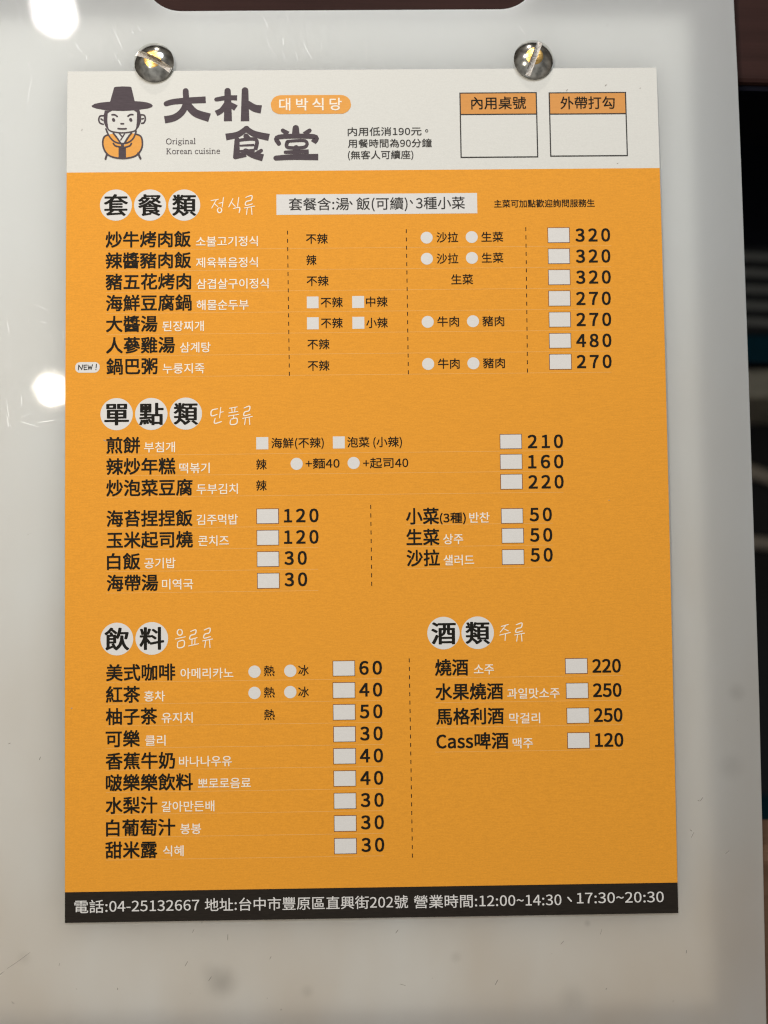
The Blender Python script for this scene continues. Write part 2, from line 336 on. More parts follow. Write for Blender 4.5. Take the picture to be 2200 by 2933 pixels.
def make_acrylic():
    m = new_mat('milky_acrylic')
    b = m.node_tree.nodes['Principled BSDF']
    g = NG(m)
    # worn-in grime: soft stains, specks; their downward darkening also paints in dim, warm light
    sep = g.n('SeparateXYZ')
    g.link(g.tc.outputs['Object'], sep.inputs[0])
    low = g.n('MapRange')
    low.inputs['From Min'].default_value = 0.06
    low.inputs['From Max'].default_value = -0.13
    low.inputs['To Min'].default_value = 0.08
    low.inputs['To Max'].default_value = 1.0
    g.link(sep.outputs['Y'], low.inputs['Value'])
    stain_shade = g.ramp(g.noise(34, (1, 0.45, 1), 3, 0.5, (0, 0, -0.35)), [(0.30, (0.25, 0.25, 0.25)), (0.80, (1, 1, 1))])
    speck = g.ramp(g.noise(330, (1, 1, 1), 2, 0.5), [(0.75, (0, 0, 0)), (0.80, (1, 1, 1))])
    s1 = g.n('Math', operation='MULTIPLY')
    g.link(stain_shade, s1.inputs[0]); g.link(low.outputs[0], s1.inputs[1])
    s2 = g.n('Math', operation='MULTIPLY')
    g.link(speck, s2.inputs[0]); g.link(low.outputs[0], s2.inputs[1])
    c = g.mix(s1.outputs[0], (0.92, 0.935, 0.94, 1), (0.80, 0.745, 0.67, 1))
    k = g.n('Math', operation='MULTIPLY'); k.inputs[1].default_value = 0.55
    g.link(s2.outputs[0], k.inputs[0])
    c = g.mix(k.outputs[0], c, (0.25, 0.23, 0.21, 1))
    for sx, sy, sr, ss in ((-36.5, -119.5, 5.4, 0.6), (-39.5, -117.0, 3.4, 0.2), (20, -114.5, 2.0, 0.3), (-16, -122, 2.2, 0.3), (90, -52, 3.2, 0.3), (52, -107, 1.2, 0.4), (88, -70, 4.5, 0.25), (-84, -113, 2.5, 0.25), (48, -125, 5.0, 0.3)):
        dv = g.n('VectorMath', operation='DISTANCE')
        g.link(g.tc.outputs['Object'], dv.inputs[0]); dv.inputs[1].default_value = (sx * 0.001, sy * 0.001, 0)
        mr = g.n('MapRange', interpolation_type='SMOOTHSTEP')
        mr.inputs['From Min'].default_value = sr * 0.001; mr.inputs['From Max'].default_value = 0.0
        mr.inputs['To Max'].default_value = ss
        g.link(dv.outputs['Value'], mr.inputs['Value'])
        br = g.n('Math', operation='MULTIPLY')
        g.link(mr.outputs[0], br.inputs[0])
        g.link(g.ramp(g.noise(300, (1, 0.6, 1), 3), [(0.3, (0.75, 0.75, 0.75)), (0.6, (1, 1, 1))]), br.inputs[1])
        c = g.mix(br.outputs[0], c, (0.52, 0.50, 0.47, 1))
    # milky body: part the light scatters straight back, the rest goes on into the slab
    # and meets whatever lies behind it
    di = g.n('BsdfDiffuse'); tr = g.n('BsdfTranslucent')
    g.link(c, di.inputs['Color']); g.link(c, tr.inputs['Color'])
    body = g.n('MixShader'); body.inputs[0].default_value = 0.77
    g.link(di.outputs[0], body.inputs[1]); g.link(tr.outputs[0], body.inputs[2])
    # wiping haze: roughness of the gloss layer drifts, hairline scratches break it up
    hz = g.ramp(g.noise(30, (1, 0.45, 1), 4, 0.6, (0, 0, 0.5)), [(0.3, (0.02, 0.02, 0.02)), (0.8, (0.05, 0.05, 0.05))])
    sc = g.noise(420, (0.05, 1.3, 1), 3, 0.7, (0, 0, 0.9))
    sc2 = g.noise(380, (0.06, 1.3, 1), 3, 0.7, (0, 0, -1.25))
    ad = g.n('Math', operation='ADD'); g.link(sc, ad.inputs[0]); g.link(sc2, ad.inputs[1])
    nrm = g.bump(ad.outputs[0], 0.02, 0.00008)
    gl = g.n('BsdfGlossy'); g.link(hz, gl.inputs['Roughness']); g.link(nrm, gl.inputs['Normal'])
    worn = g.n('BsdfGlossy'); worn.inputs['Roughness'].default_value = 0.34
    gm = g.n('MixShader'); gm.inputs[0].default_value = 0.45
    g.link(gl.outputs[0], gm.inputs[1]); g.link(worn.outputs[0], gm.inputs[2])
    fr = g.n('Fresnel'); fr.inputs['IOR'].default_value = 1.42
    top = g.n('MixShader')
    gw = g.n('Math', operation='MULTIPLY'); gw.inputs[1].default_value = 0.20      # most of the shine is rubbed off
    g.link(fr.outputs[0], gw.inputs[0]); g.link(gw.outputs[0], top.inputs[0]); g.link(body.outputs[0], top.inputs[1]); g.link(gm.outputs[0], top.inputs[2])
    out = [n for n in m.node_tree.nodes if n.type == 'OUTPUT_MATERIAL'][0]
    g.link(top.outputs[0], out.inputs['Surface'])
    m.node_tree.nodes.remove(b)
    return m
M['acrylic'] = make_acrylic()
M['scratch'] = new_mat('scratched_acrylic', (0.93, 0.94, 0.95, 1), 0.35, Specular_IOR_Level=0.6)
M['dark_scratch'] = new_mat('grimy_scratch', (0.30, 0.27, 0.24, 1), 0.7)
M['grime'] = new_mat('grime_smudge', (0.42, 0.40, 0.37, 1), 0.7)

def make_metal(name, color, rough, bump=0.0, scale=900, stretch=(1, 1, 1)):
    m = new_mat(name, color, rough, Metallic=1.0)
    g = NG(m)
    nz = g.noise(scale, stretch, 3, 0.6)
    g.link(g.ramp(nz, [(0.3, tuple(c * 0.82 for c in color[:3])), (0.7, color[:3])]), g.bsdf.inputs['Base Color'])
    r = g.n('MapRange')
    r.inputs['To Min'].default_value = rough * 0.7
    r.inputs['To Max'].default_value = rough * 1.5
    g.link(nz, r.inputs['Value']); g.link(r.outputs[0], g.bsdf.inputs['Roughness'])
    if bump:
        g.link(g.bump(nz, bump, 0.0002), g.bsdf.inputs['Normal'])
    return m
M['nickel'] = make_metal('dark_nickel', (0.92, 0.91, 0.86, 1), 0.10, 0.03, 500, (0.3, 1.5, 1))
M['gold'] = make_metal('gold_metal', (0.90, 0.56, 0.18, 1), 0.28, 0.35, 1800, (0.3, 1.5, 1))
M['raw_steel'] = make_metal('cut_steel', (0.50, 0.46, 0.42, 1), 0.55, 0.9, 1500)

def make_wood(name, dark, light, rough=0.7):
    m = new_mat(name, dark, rough, Specular_IOR_Level=0.08)
    g = NG(m)
    a = g.noise(60, (0.12, 1.6, 1), 6, 0.62)
    b = g.noise(260, (0.05, 1.5, 1), 4, 0.7)
    c = g.mix(0.5, g.ramp(a, [(0.3, dark), (0.72, light)]), g.ramp(b, [(0.3, dark), (0.75, light)]))
    g.link(c, g.bsdf.inputs['Base Color'])
    g.link(g.bump(b, 0.2, 0.0002), g.bsdf.inputs['Normal'])
    return m
M['walnut'] = make_wood('dark_walnut', (0.018, 0.0075, 0.0062, 1), (0.038, 0.0165, 0.0138, 1))
M['bench_wood'] = make_wood('brown_bench_wood', (0.10, 0.055, 0.032, 1), (0.19, 0.11, 0.066, 1))
M['edge_black'] = new_mat('black_front_strip', (0.004, 0.004, 0.007, 1), 0.9, Specular_IOR_Level=0.05)
M['floor'] = new_mat('dark_floor', (0.012, 0.012, 0.013, 1), 0.6)
M['navy'] = paper_like('navy_card', (0.004, 0.006, 0.016, 1), 0.2, 0.6)
M['grey_print'] = paper_like('grey_print', (0.34, 0.35, 0.34, 1), 0.1, 0.6)
M['card_dark'] = paper_like('dark_label', (0.05, 0.055, 0.06, 1), 0.1, 0.6)
M['blue'] = paper_like('deep_blue_print', (0.006, 0.075, 0.12, 1), 0.1, 0.6, 0.1)
M['teal'] = paper_like('dark_teal_cloth', (0.004, 0.028, 0.038, 1), 0.1, 0.8, 0.05)
M['beige'] = new_mat('beige_plastic', (0.55, 0.52, 0.42, 1), 0.5)
M['cable'] = new_mat('pale_cable', (0.75, 0.66, 0.55, 1), 0.5)
for _k in ('floor', 'edge_black', 'beige', 'cable', 'scratch', 'grime', 'dark_scratch', 'paper_edge', 'brown_line'):
    _g = NG(M[_k])
    _c = tuple(_g.bsdf.inputs['Base Color'].default_value)
    _g.link(_g.ramp(_g.noise(160, (1, 1, 1), 3), [(0.3, tuple(x * 0.85 for x in _c[:3])), (0.7, tuple(min(1, x * 1.1) for x in _c[:3]))]), _g.bsdf.inputs['Base Color'])

# ------------------------------------------------------------------ object helpers
def tag(o, label=None, cat=None, group=None, kind=None):
    for k, v in (('label', label), ('category', cat), ('group', group), ('kind', kind)):
        if v:
            o[k] = v
    return o

def link(name, me, mat, parent=None, smooth=False):
    o = bpy.data.objects.new(name, me)
    COL.objects.link(o)
    if parent:
        o.parent = parent
    for mm in (mat if isinstance(mat, (list, tuple)) else [mat]):
        me.materials.append(mm)
    if smooth:
        for p in me.polygons:
            p.use_smooth = True
    return o

def empty(name, parent=None, loc=(0, 0, 0)):
    o = bpy.data.objects.new(name, None)
    o.empty_display_size = 0.01
    COL.objects.link(o)
    o.location = loc
    if parent:
        o.parent = parent
    return o

def from_bm(bm, name):
    me = bpy.data.meshes.new(name)
    bm.to_mesh(me)
    bm.free()
    return me

def box_bm(x0, x1, y0, y1, z0, z1, bev=0.0, seg=2):
    bm = bmesh.new()
    bmesh.ops.create_cube(bm, size=1.0)
    for v in bm.verts:
        v.co = ((x0 + x1) / 2 + v.co.x * (x1 - x0), (y0 + y1) / 2 + v.co.y * (y1 - y0), (z0 + z1) / 2 + v.co.z * (z1 - z0))
    if bev:
        bmesh.ops.bevel(bm, geom=list(bm.edges), offset=bev, segments=seg, affect='EDGES', profile=0.5)
    return bm

# ------------------------------------------------------------------ the tables the board lies across
table = tag(empty('wooden_table', loc=(0.05, 0.30, -0.046)), 'dark walnut table top running under the hand hole of the clipboard', 'table')
link('table_top', from_bm(box_bm(-0.55, 0.45, -0.195, 0.35, 0.008, 0.0415, 0.0012), 'table_top'), M['walnut'], table)
link('front_strip', from_bm(box_bm(-0.55, 0.45, -0.1965, -0.1952, 0.008, 0.0402), 'front_strip'), M['edge_black'], table)  # near-black strip over the front face of the top
for _x in (-0.48, 0.38):
    for _y in (-0.12, 0.28):
        link('leg', from_bm(box_bm(_x - .025, _x + .025, _y - .025, _y + .025, -0.60, 0.0075, 0.003), 'leg'), M['walnut'], table)
table.rotation_euler.z = math.radians(-2.0)

bench = tag(empty('wooden_bench', loc=(0.05, -0.25, -0.010)), 'lighter brown wooden bench under the lower end of the clipboard', 'bench')
link('seat', from_bm(box_bm(-0.55, 0.40, -0.15, 0.1585, -0.025, 0.0045, 0.003), 'seat'), M['bench_wood'], bench)
for _x in (-0.50, 0.35):
    link('leg', from_bm(box_bm(_x - .03, _x + .03, -0.13, 0.10, -0.636, -0.0255, 0.003), 'leg'), M['bench_wood'], bench)

fl = link('floor', from_bm(box_bm(-1.5, 1.5, -1.5, 1.5, -0.70, -0.646), 'floor'), M['floor'])
tag(fl, kind='structure')

# shelf with things in the shadow under the table
shelf = tag(empty('low_shelf', loc=(0.20, 0.0, -0.20)), 'black low shelf in the dark gap between table and bench', 'shelf')
link('shelf_board', from_bm(box_bm(-0.10, 0.16, -0.23, 0.26, -0.012, 0.0), 'shelf_board'), M['floor'], shelf)
for _x in (-0.085, 0.145):
    link('side_panel', from_bm(box_bm(_x - .006, _x + .006, -0.23, 0.26, -0.446, -0.0125), 'side_panel'), M['floor'], shelf)

carton = tag(empty('navy_carton', loc=(0.235, 0.075, -0.1995)), 'navy carton with grey printed lines and a blue band on the shelf', 'box')
link('body', from_bm(box_bm(-0.10, 0.10, -0.0215, 0.125, 0, 0.0745, 0.002), 'body'), M['navy'], carton)
link('label', from_bm(box_bm(-0.098, 0.097, -0.0095, 0.0235, 0.0747, 0.0752), 'label'), M['card_dark'], carton)
for _i in range(5):
    _y = 0.0205 - _i * 0.0063
    _b = box_bm(-0.094 + 0.001 * (_i % 3), 0.09 - 0.012 * (_i * 2 % 5), _y - 0.0017, _y + 0.0014, 0.0754, 0.0756)
    bmesh.ops.rotate(_b, verts=_b.verts, cent=(-0.1, _y, 0.0755), matrix=Matrix.Rotation(math.radians(-3), 3, 'Z'))
    link('text_line', from_bm(_b, 'text_line'), M['grey_print'], carton)
link('blue_band', from_bm(box_bm(-0.098, 0.097, -0.0207, -0.0105, 0.0747, 0.0752), 'blue_band'), M['blue'], carton)

rail = link('beige_rail', from_bm(box_bm(0.100, 0.33, 0.0405, 0.0525, -0.1995, -0.125, 0.003, 3), 'beige_rail'), M['beige'])
tag(rail, 'blurred beige plastic bar just below the navy carton', 'bar')

def tube(pts, r, n=10, res=8):
    P = []
    pts = [Vector(p) for p in pts]
    for i in range(len(pts) - 1):
        p0, p1, p2, p3 = pts[max(i - 1, 0)], pts[i], pts[i + 1], pts[min(i + 2, len(pts) - 1)]
        for k in range(res):
            t = k / res
            P.append(0.5 * ((2 * p1) + (p2 - p0) * t + (2 * p0 - 5 * p1 + 4 * p2 - p3) * t * t + (3 * p1 - p0 - 3 * p2 + p3) * t ** 3))
    P.append(pts[-1])
    bm = bmesh.new()
    rings = []
    for i, p in enumerate(P):
        d = (P[min(i + 1, len(P) - 1)] - P[max(i - 1, 0)]).normalized()
        a = d.cross(Vector((0, 0, 1))).normalized()
        b = a.cross(d)
        rings.append([bm.verts.new(p + r * (math.cos(q * math.tau / n) * a + math.sin(q * math.tau / n) * b)) for q in range(n)])
    for A, B in zip(rings, rings[1:]):
        for q in range(n):
            bm.faces.new((A[q], A[(q + 1) % n], B[(q + 1) % n], B[q]))
    bm.faces.new(rings[0][::-1]); bm.faces.new(rings[-1])
    bmesh.ops.recalc_face_normals(bm, faces=bm.faces)
    return bm
c1 = link('pale_cable', from_bm(tube([(0.10, 0.021, -0.1965), (0.13, 0.0222, -0.1965), (0.160, 0.0215, -0.1965), (0.176, 0.0175, -0.1965), (0.21, 0.006, -0.1965), (0.27, 0.003, -0.1965)], 0.0032), 'pale_cable'), M['cable'], None, True)
tag(c1, 'pale curved cable lying nearest the beige bar', 'cable')
c2 = link('pale_cable', from_bm(tube([(0.10, -0.012, -0.1965), (0.14, -0.0122, -0.1965), (0.17, -0.0128, -0.1965), (0.21, -0.018, -0.1965), (0.28, -0.018, -0.1965)], 0.0030), 'pale_cable'), M['cable'], None, True)
tag(c2, 'straighter pale cable farther from the beige bar, nearer the bench', 'cable')
pouch = link('teal_pouch', from_bm(box_bm(0.11, 0.30, -0.20, -0.124, -0.1995, -0.135, 0.006, 3), 'teal_pouch'), M['teal'])
tag(pouch, 'dark teal pouch in the shadow beside the bench edge', 'pouch')

# ------------------------------------------------------------------ the clipboard
board = tag(empty('clipboard', loc=(0, 0, 0)), 'milky white acrylic clipboard with a hand hole and two slotted screws', 'clipboard')
BT, TH = 0.0, 3.2            # top face and thickness in mm
def board_outline():
    right = [(94.95, -131.5), (95.35, -89), (95.55, -53.5), (95.45, -10.6), (95.3, 33), (95.05, 77), (94.8, 102), (94.4, 122.4), (93.8, 150)]
    pts = list(right)
    def arc(cx, cy, r, a0, a1, n=10):
        return [(cx + r * math.cos(math.radians(a0 + (a1 - a0) * i / n)), cy + r * math.sin(math.radians(a0 + (a1 - a0) * i / n))) for i in range(n + 1)]
    pts += arc(81.8, 158, 12, 0, 90) + arc(-94, 158, 12, 90, 180) + arc(-94.5, -146, 12, 180, 270) + arc(82.9, -146, 12, 270, 360)
    return pts
def hole_outline():
    def arc(cx, cy, r, a0, a1, n=14):
        return [(cx + r * math.cos(math.radians(a0 + (a1 - a0) * i / n)), cy + r * math.sin(math.radians(a0 + (a1 - a0) * i / n))) for i in range(n + 1)]
    R_ = 9.5
    x0, x1, y0, y1 = -55.2, 44.4, 120.5, 147.0
    return arc(x1 - R_, y0 + R_, R_, 270, 360) + arc(x1 - R_, y1 - R_, R_, 0, 90) + arc(x0 + R_, y1 - R_, R_, 90, 180) + arc(x0 + R_, y0 + R_, R_, 180, 270)

def plate_with_hole():
    """outline and hole, top edge rounded by stepping the loops in"""
    cu = bpy.data.curves.new('plate', 'CURVE')
    cu.dimensions = '2D'
    cu.fill_mode = 'BOTH'
    for pts in (board_outline(), hole_outline()):
        sp = cu.splines.new('POLY')
        sp.points.add(len(pts) - 1)
        for q, (x, y) in zip(sp.points, pts):
            q.co = (x, y, 0, 1)
        sp.use_cyclic_u = True
    cu.extrude = TH / 2 - 0.35
    cu.bevel_depth = 0.35
    cu.bevel_resolution = 2
    cu.offset = -0.35
    o = bpy.data.objects.new('plate_curve', cu)
    COL.objects.link(o)
    dg = bpy.context.evaluated_depsgraph_get()
    me = bpy.data.meshes.new_from_object(o.evaluated_get(dg))
    bpy.data.objects.remove(o)
    for v in me.vertices:
        v.co = Vector((v.co.x, v.co.y, v.co.z - TH / 2 + BT)) * 0.001
    bm = bmesh.new(); bm.from_mesh(me)
    bmesh.ops.remove_doubles(bm, verts=bm.verts, dist=1e-6)
    bmesh.ops.dissolve_degenerate(bm, dist=1e-7, edges=bm.edges)
    bmesh.ops.recalc_face_normals(bm, faces=bm.faces)
    if max(bm.faces, key=lambda f: f.calc_area() * (f.calc_center_median().z > -0.001)).normal.z < 0:
        bmesh.ops.reverse_faces(bm, faces=bm.faces)
    bm.to_mesh(me); bm.free()
    me.materials.clear()
    return me
link('acrylic_plate', plate_with_hole(), M['acrylic'], board)

back = link('back_sheet', from_bm(box_bm(-0.104, 0.0828, -0.1270, 0.1185, -0.0036, -0.0034), 'back_sheet'), M['back_white'])
tag(back, 'white sheet behind the milky board, glowing faintly through it', 'paper sheet')

def ribbon(bm, pts, w, z=lambda x, y: 0.0, smooth=6, taper=0.0, caps=True, flare=0.0):
    """a drawn stroke: strip of quads along a smoothed polyline, w wide, with rounded ends"""
    P = [Vector((p[0], p[1], 0)) for p in pts]
    if len(P) > 2 and smooth:
        Q = []
        n = len(P)
        for i in range(n - 1):
            p0, p1, p2, p3 = P[max(i - 1, 0)], P[i], P[i + 1], P[min(i + 2, n - 1)]
            for k in range(smooth):
                t = k / smooth
                Q.append(0.5 * ((2 * p1) + (p2 - p0) * t + (2 * p0 - 5 * p1 + 4 * p2 - p3) * t * t + (3 * p1 - p0 - 3 * p2 + p3) * t ** 3))
        Q.append(P[-1])
        P = Q
    L, Rr = [], []
    n = len(P)
    for i, p in enumerate(P):
        d = P[min(i + 1, n - 1)] - P[max(i - 1, 0)]
        if d.length < 1e-9:
            d = Vector((1, 0, 0))
        d.normalize()
        nn = Vector((-d.y, d.x, 0))
        t = i / max(1, n - 1)
        h = w / 2 * (1 - taper * abs(2 * t - 1) ** 3) * (1 + flare * (t - 0.45))
        L.append(p + nn * h); Rr.append(p - nn * h)
    V = lambda q: bm.verts.new((q.x, q.y, z(q.x, q.y)))
    lv, rv = [V(q) for q in L], [V(q) for q in Rr]
    for i in range(n - 1):
        bm.faces.new((rv[i], rv[i + 1], lv[i + 1], lv[i]))
    if caps:
        for a, b, end in ((lv[0], rv[0], P[0]), (rv[-1], lv[-1], P[-1]))[:1 if flare else 2]:
            r0 = Vector((a.co.x, a.co.y, 0)) - end
            arcv = [V(end + Matrix.Rotation(math.pi * k / 8, 3, 'Z') @ r0) for k in range(1, 8)]
            bm.faces.new([a] + arcv + [b])

# wear on the plastic: light hairline scratches round the upper left, a few dark ones below
bm = bmesh.new()
def scratch(x, y, ang, ln, w, bend):
    dx, dy = math.cos(ang), math.sin(ang)
    pts = [(x, y), (x + dx * ln / 2 - dy * bend, y + dy * ln / 2 + dx * bend), (x + dx * ln, y + dy * ln)]
    ribbon(bm, pts, w, lambda a, b: 0.006 + rnd.random() * 0.004, 4, 0.85, False)
for _ in range(70):
    x = -100 + rnd.random() ** 1.3 * 105
    y = 106 + rnd.random() * 13 if x > -74 else 84 + rnd.random() * 50
    if x > -58 and y > 118:
        continue
    a = rnd.choice((-1.0, -1.15, -1.35, -0.9, 0.15, 1.1, -1.5, 1.9)) + rnd.gauss(0, 0.14)
    scratch(x, y, a, rnd.choice((0.6, 0.9, 1.3, 2, 3, 4.5, 7)) * (0.6 + rnd.random() * 0.8), 0.035 + rnd.random() ** 3 * 0.10, rnd.gauss(0, 0.12))
for _ in range(34):
    x, y = -96 + rnd.random() * 22, 8 + rnd.random() * 40
    scratch(x, y, rnd.choice((-1.3, -1.5, -0.6, 0.1)) + rnd.gauss(0, 0.15), 1 + rnd.random() * 4.5, 0.045 + rnd.random() ** 2 * 0.09, rnd.gauss(0, 0.1))
for _ in range(10):
    x, y = -20 + rnd.random() * 105, 106 + rnd.random() * 12
    scratch(x, y, rnd.choice((0.75, 1.0, -1.2)) + rnd.gauss(0, 0.2), 1 + rnd.random() * 2.5, 0.04 + rnd.random() * 0.06, 0)
for v in bm.verts:
    v.co *= 0.001
o = link('scratches', from_bm(bm, 'scratches'), M['scratch'], board)
o['kind'] = 'stuff'
bm = bmesh.new()
scratch(-95.5, -121.0, 0.62, 8.5, 0.16, 0.1)
scratch(-88.2, -115.6, 0.60, 7.0, 0.13, -0.1)
scratch(-97.5, -122.4, 0.55, 3.0, 0.22, 0.0)
for _ in range(16):
    x, y = -92 + rnd.random() * 180, -129 + rnd.random() * 22
    scratch(x, y, rnd.choice((1.2, 1.3, 1.0, -0.2)) + rnd.gauss(0, 0.25), 0.4 + rnd.random() * 1.2, 0.05 + rnd.random() * 0.13, 0)
for x, y, a, l in ((80.2, -78.2, 0.9, 1.2), (77.8, -87, 1.1, 1.6), (77.5, -85, -0.6, .7), (-80.5, -66, 1.2, .9), (79.6, -78, -.3, .6), (-88, -62, 0.4, .6), (86, -91, .7, 1.3)):
    scratch(x, y, a, l, 0.15, 0)
for v in bm.verts:
    v.co *= 0.001
o = link('grime_marks', from_bm(bm, 'grime_marks'), M['dark_scratch'], board)
o['kind'] = 'stuff'

# screws: domed heads with a cut slot and the gold-coloured disc set in the middle
def boolean_cut(me, ang, zf, w=1.42):
    o = bpy.data.objects.new('cut_target', me)
    cme = from_bm(box_bm(-9, 9, -w / 2, w / 2, zf, 9), 'cutter')
    c = bpy.data.objects.new('cutter', cme)
    c.rotation_euler.z = ang
    COL.objects.link(o); COL.objects.link(c)
    md = o.modifiers.new('slot', 'BOOLEAN')
    md.operation = 'DIFFERENCE'; md.object = c; md.solver = 'EXACT'
    bpy.context.view_layer.update()
    dg = bpy.context.evaluated_depsgraph_get()
    out = bpy.data.meshes.new_from_object(o.evaluated_get(dg))
    bpy.data.objects.remove(o); bpy.data.objects.remove(c)
    return out
def lathe(profile, n=72):
    bm = bmesh.new()
    rings = []
    for r, z in profile:
        rings.append([bm.verts.new((0, 0, z))] if r < 1e-6 else [bm.verts.new((r * math.cos(i * math.tau / n), r * math.sin(i * math.tau / n), z)) for i in range(n)])
    for A, B in zip(rings, rings[1:]):
        for i in range(n):
            j = (i + 1) % n
            if len(A) == 1:
                bm.faces.new((A[0], B[i], B[j]))
            elif len(B) == 1:
                bm.faces.new((A[i], A[j], B[0]))
            else:
                bm.faces.new((A[i], A[j], B[j], B[i]))
    bmesh.ops.recalc_face_normals(bm, faces=bm.faces)
    return bm
RH, RIM, APEX = 4.98, 0.55, 2.5
def dome_z(r):
    h = APEX - RIM                                   # a shallow spherical cap
    R_ = (RH * RH + h * h) / (2 * h)
    return APEX - R_ + math.sqrt(R_ * R_ - r * r)
def make_screw(cx, cy, ang, z0):
    s = empty('screw', board, (cx * 0.001, cy * 0.001, z0 * 0.001))
    prof = [(0, 0.0), (RH - 0.45, 0.0), (RH - 0.04, RIM - 0.1), (RH, RIM)]
    prof += [(r, dome_z(r)) for r in [RH * math.cos(k * math.pi / 2 / 22) for k in range(1, 22)]]
    prof += [(0, APEX)]
    floor_z = RIM + 0.15
    head = boolean_cut(from_bm(lathe(prof), 'head'), ang, floor_z)
    core_r = 2.15
    cp = [(0, floor_z + 0.1), (core_r, floor_z + 0.1), (core_r, dome_z(core_r) + 0.035)] + [(core_r * (1 - k / 8), dome_z(core_r * (1 - k / 8)) + 0.05) for k in range(1, 8)] + [(0, APEX + 0.05)]
    core = boolean_cut(from_bm(lathe(cp, 40), 'core'), ang, floor_z - 0.5)
    def finish(nm, me, mat, parent):
        for v in me.vertices:
            v.co *= 0.001
        me.materials.clear()
        ob = link(nm, me, mat, parent)
        for p in me.polygons:
            p.use_smooth = True
        try:
            me.set_sharp_from_angle(angle=math.radians(28))
        except Exception:
            pass
        return ob
    finish('screw_head', head, M['nickel'], s)
    finish('gold_core', core, M['gold'], s)
    # rough cut floor of the slot
    b = bmesh.new()
    N = 40
    half = max(r * 0.01 for r in range(100, 498) if dome_z(math.hypot(r * 0.01, 0.7)) > floor_z + 0.14)
    g = [[b.verts.new((-half + 2 * half * i / N, -0.68 + 1.36 * j / 5, floor_z + 0.03 + rnd.random() * 0.10)) for j in range(6)] for i in range(N + 1)]
    for i in range(N):
        for j in range(5):
            b.faces.new((g[i][j], g[i + 1][j], g[i + 1][j + 1], g[i][j + 1]))
    bmesh.ops.rotate(b, verts=b.verts, cent=(0, 0, 0), matrix=Matrix.Rotation(ang, 3, 'Z'))
    sl = from_bm(b, 'slot')
    for v in sl.vertices:
        v.co *= 0.001
    link('slot', sl, M['raw_steel'], s)
    return s
make_screw(SCREWS[0][0], SCREWS[0][1], math.radians(-27.5), 0.62)
make_screw(SCREWS[1][0], SCREWS[1][1], math.radians(69.0), 0.62)

# ------------------------------------------------------------------ the menu sheet: pinned at the top, bowing off the board
SW, SH = SHEET
def bow(y):
    t = min(max((SH / 2 - y) / SH, 0), 1)
    return 0.55 + 1.0 * 5.38 * t * (1 - t) ** 1.5
def lay(dz):
    return lambda x, y: bow(y) + dz
def mm(bm, name):
    for v in bm.verts:
        v.co *= 0.001
    return from_bm(bm, name)
menu = tag(empty('menu_sheet'), 'orange and white printed food menu card pinned flat on the white clipboard', 'menu')

def sheet_bm(x0, x1, y0, y1, dz, thick=0.0, step=2.0):
    bm = bmesh.new()
    ny = max(1, int((y1 - y0) / step))
    ys = [y0 + (y1 - y0) * i / ny for i in range(ny + 1)]
    top = [(bm.verts.new((x0, y, bow(y) + dz)), bm.verts.new((x1, y, bow(y) + dz))) for y in ys]
    for a, b in zip(top, top[1:]):
        bm.faces.new((a[0], a[1], b[1], b[0]))
    if thick:
        bot = [(bm.verts.new((x0, y, bow(y) + dz - thick)), bm.verts.new((x1, y, bow(y) + dz - thick))) for y in ys]
        for a, b in zip(bot, bot[1:]):
            bm.faces.new((b[0], b[1], a[1], a[0]))
        for a, b, c, d in zip(top, top[1:], bot, bot[1:]):
            bm.faces.new((a[0], b[0], d[0], c[0])); bm.faces.new((b[1], a[1], c[1], d[1]))
        bm.faces.new((top[0][1], top[0][0], bot[0][0], bot[0][1])); bm.faces.new((top[-1][0], top[-1][1], bot[-1][1], bot[-1][0]))
    return bm
hx, hy = SW / 2, SH / 2
link('paper', mm(sheet_bm(-hx, hx, -hy, hy, 0, 0.22), 'paper'), M['paper'], menu)
link('orange_panel', mm(sheet_bm(-hx + .005, hx - .005, FOOT_TOP, ORANGE_TOP, 0.02), 'orange_panel'), M['orange'], menu)
footer = link('footer_band', mm(sheet_bm(-hx + .005, hx - .005, -hy + .005, FOOT_TOP, 0.03), 'footer_band'), M['footer'], menu)

FONT = None
_p = os.path.join(bpy.utils.system_resource('DATAFILES') or '', 'fonts', 'Noto Sans CJK Regular.woff2')
try:
    FONT = bpy.data.fonts.load(_p)
except Exception:
    FONT = None

_tc = bpy.data.curves.new('lettering_source', 'FONT')
_to = bpy.data.objects.new('lettering_source', _tc)
COL.objects.link(_to)
if FONT:
    _tc.font = FONT
_tc.fill_mode = 'FRONT'
_tc.resolution_u = 3
EM = 0.3502                  # advance of one full-width character at size 1
def text_mesh(body, spacing=1.0):
    """flat lettering, 1 em tall, as a mesh"""
    _tc.body = body
    _tc.space_character = spacing
    bpy.context.view_layer.update()
    dg = bpy.context.evaluated_depsgraph_get()
    me = bpy.data.meshes.new_from_object(_to.evaluated_get(dg))
    for v in me.vertices:
        v.co /= EM
    return me

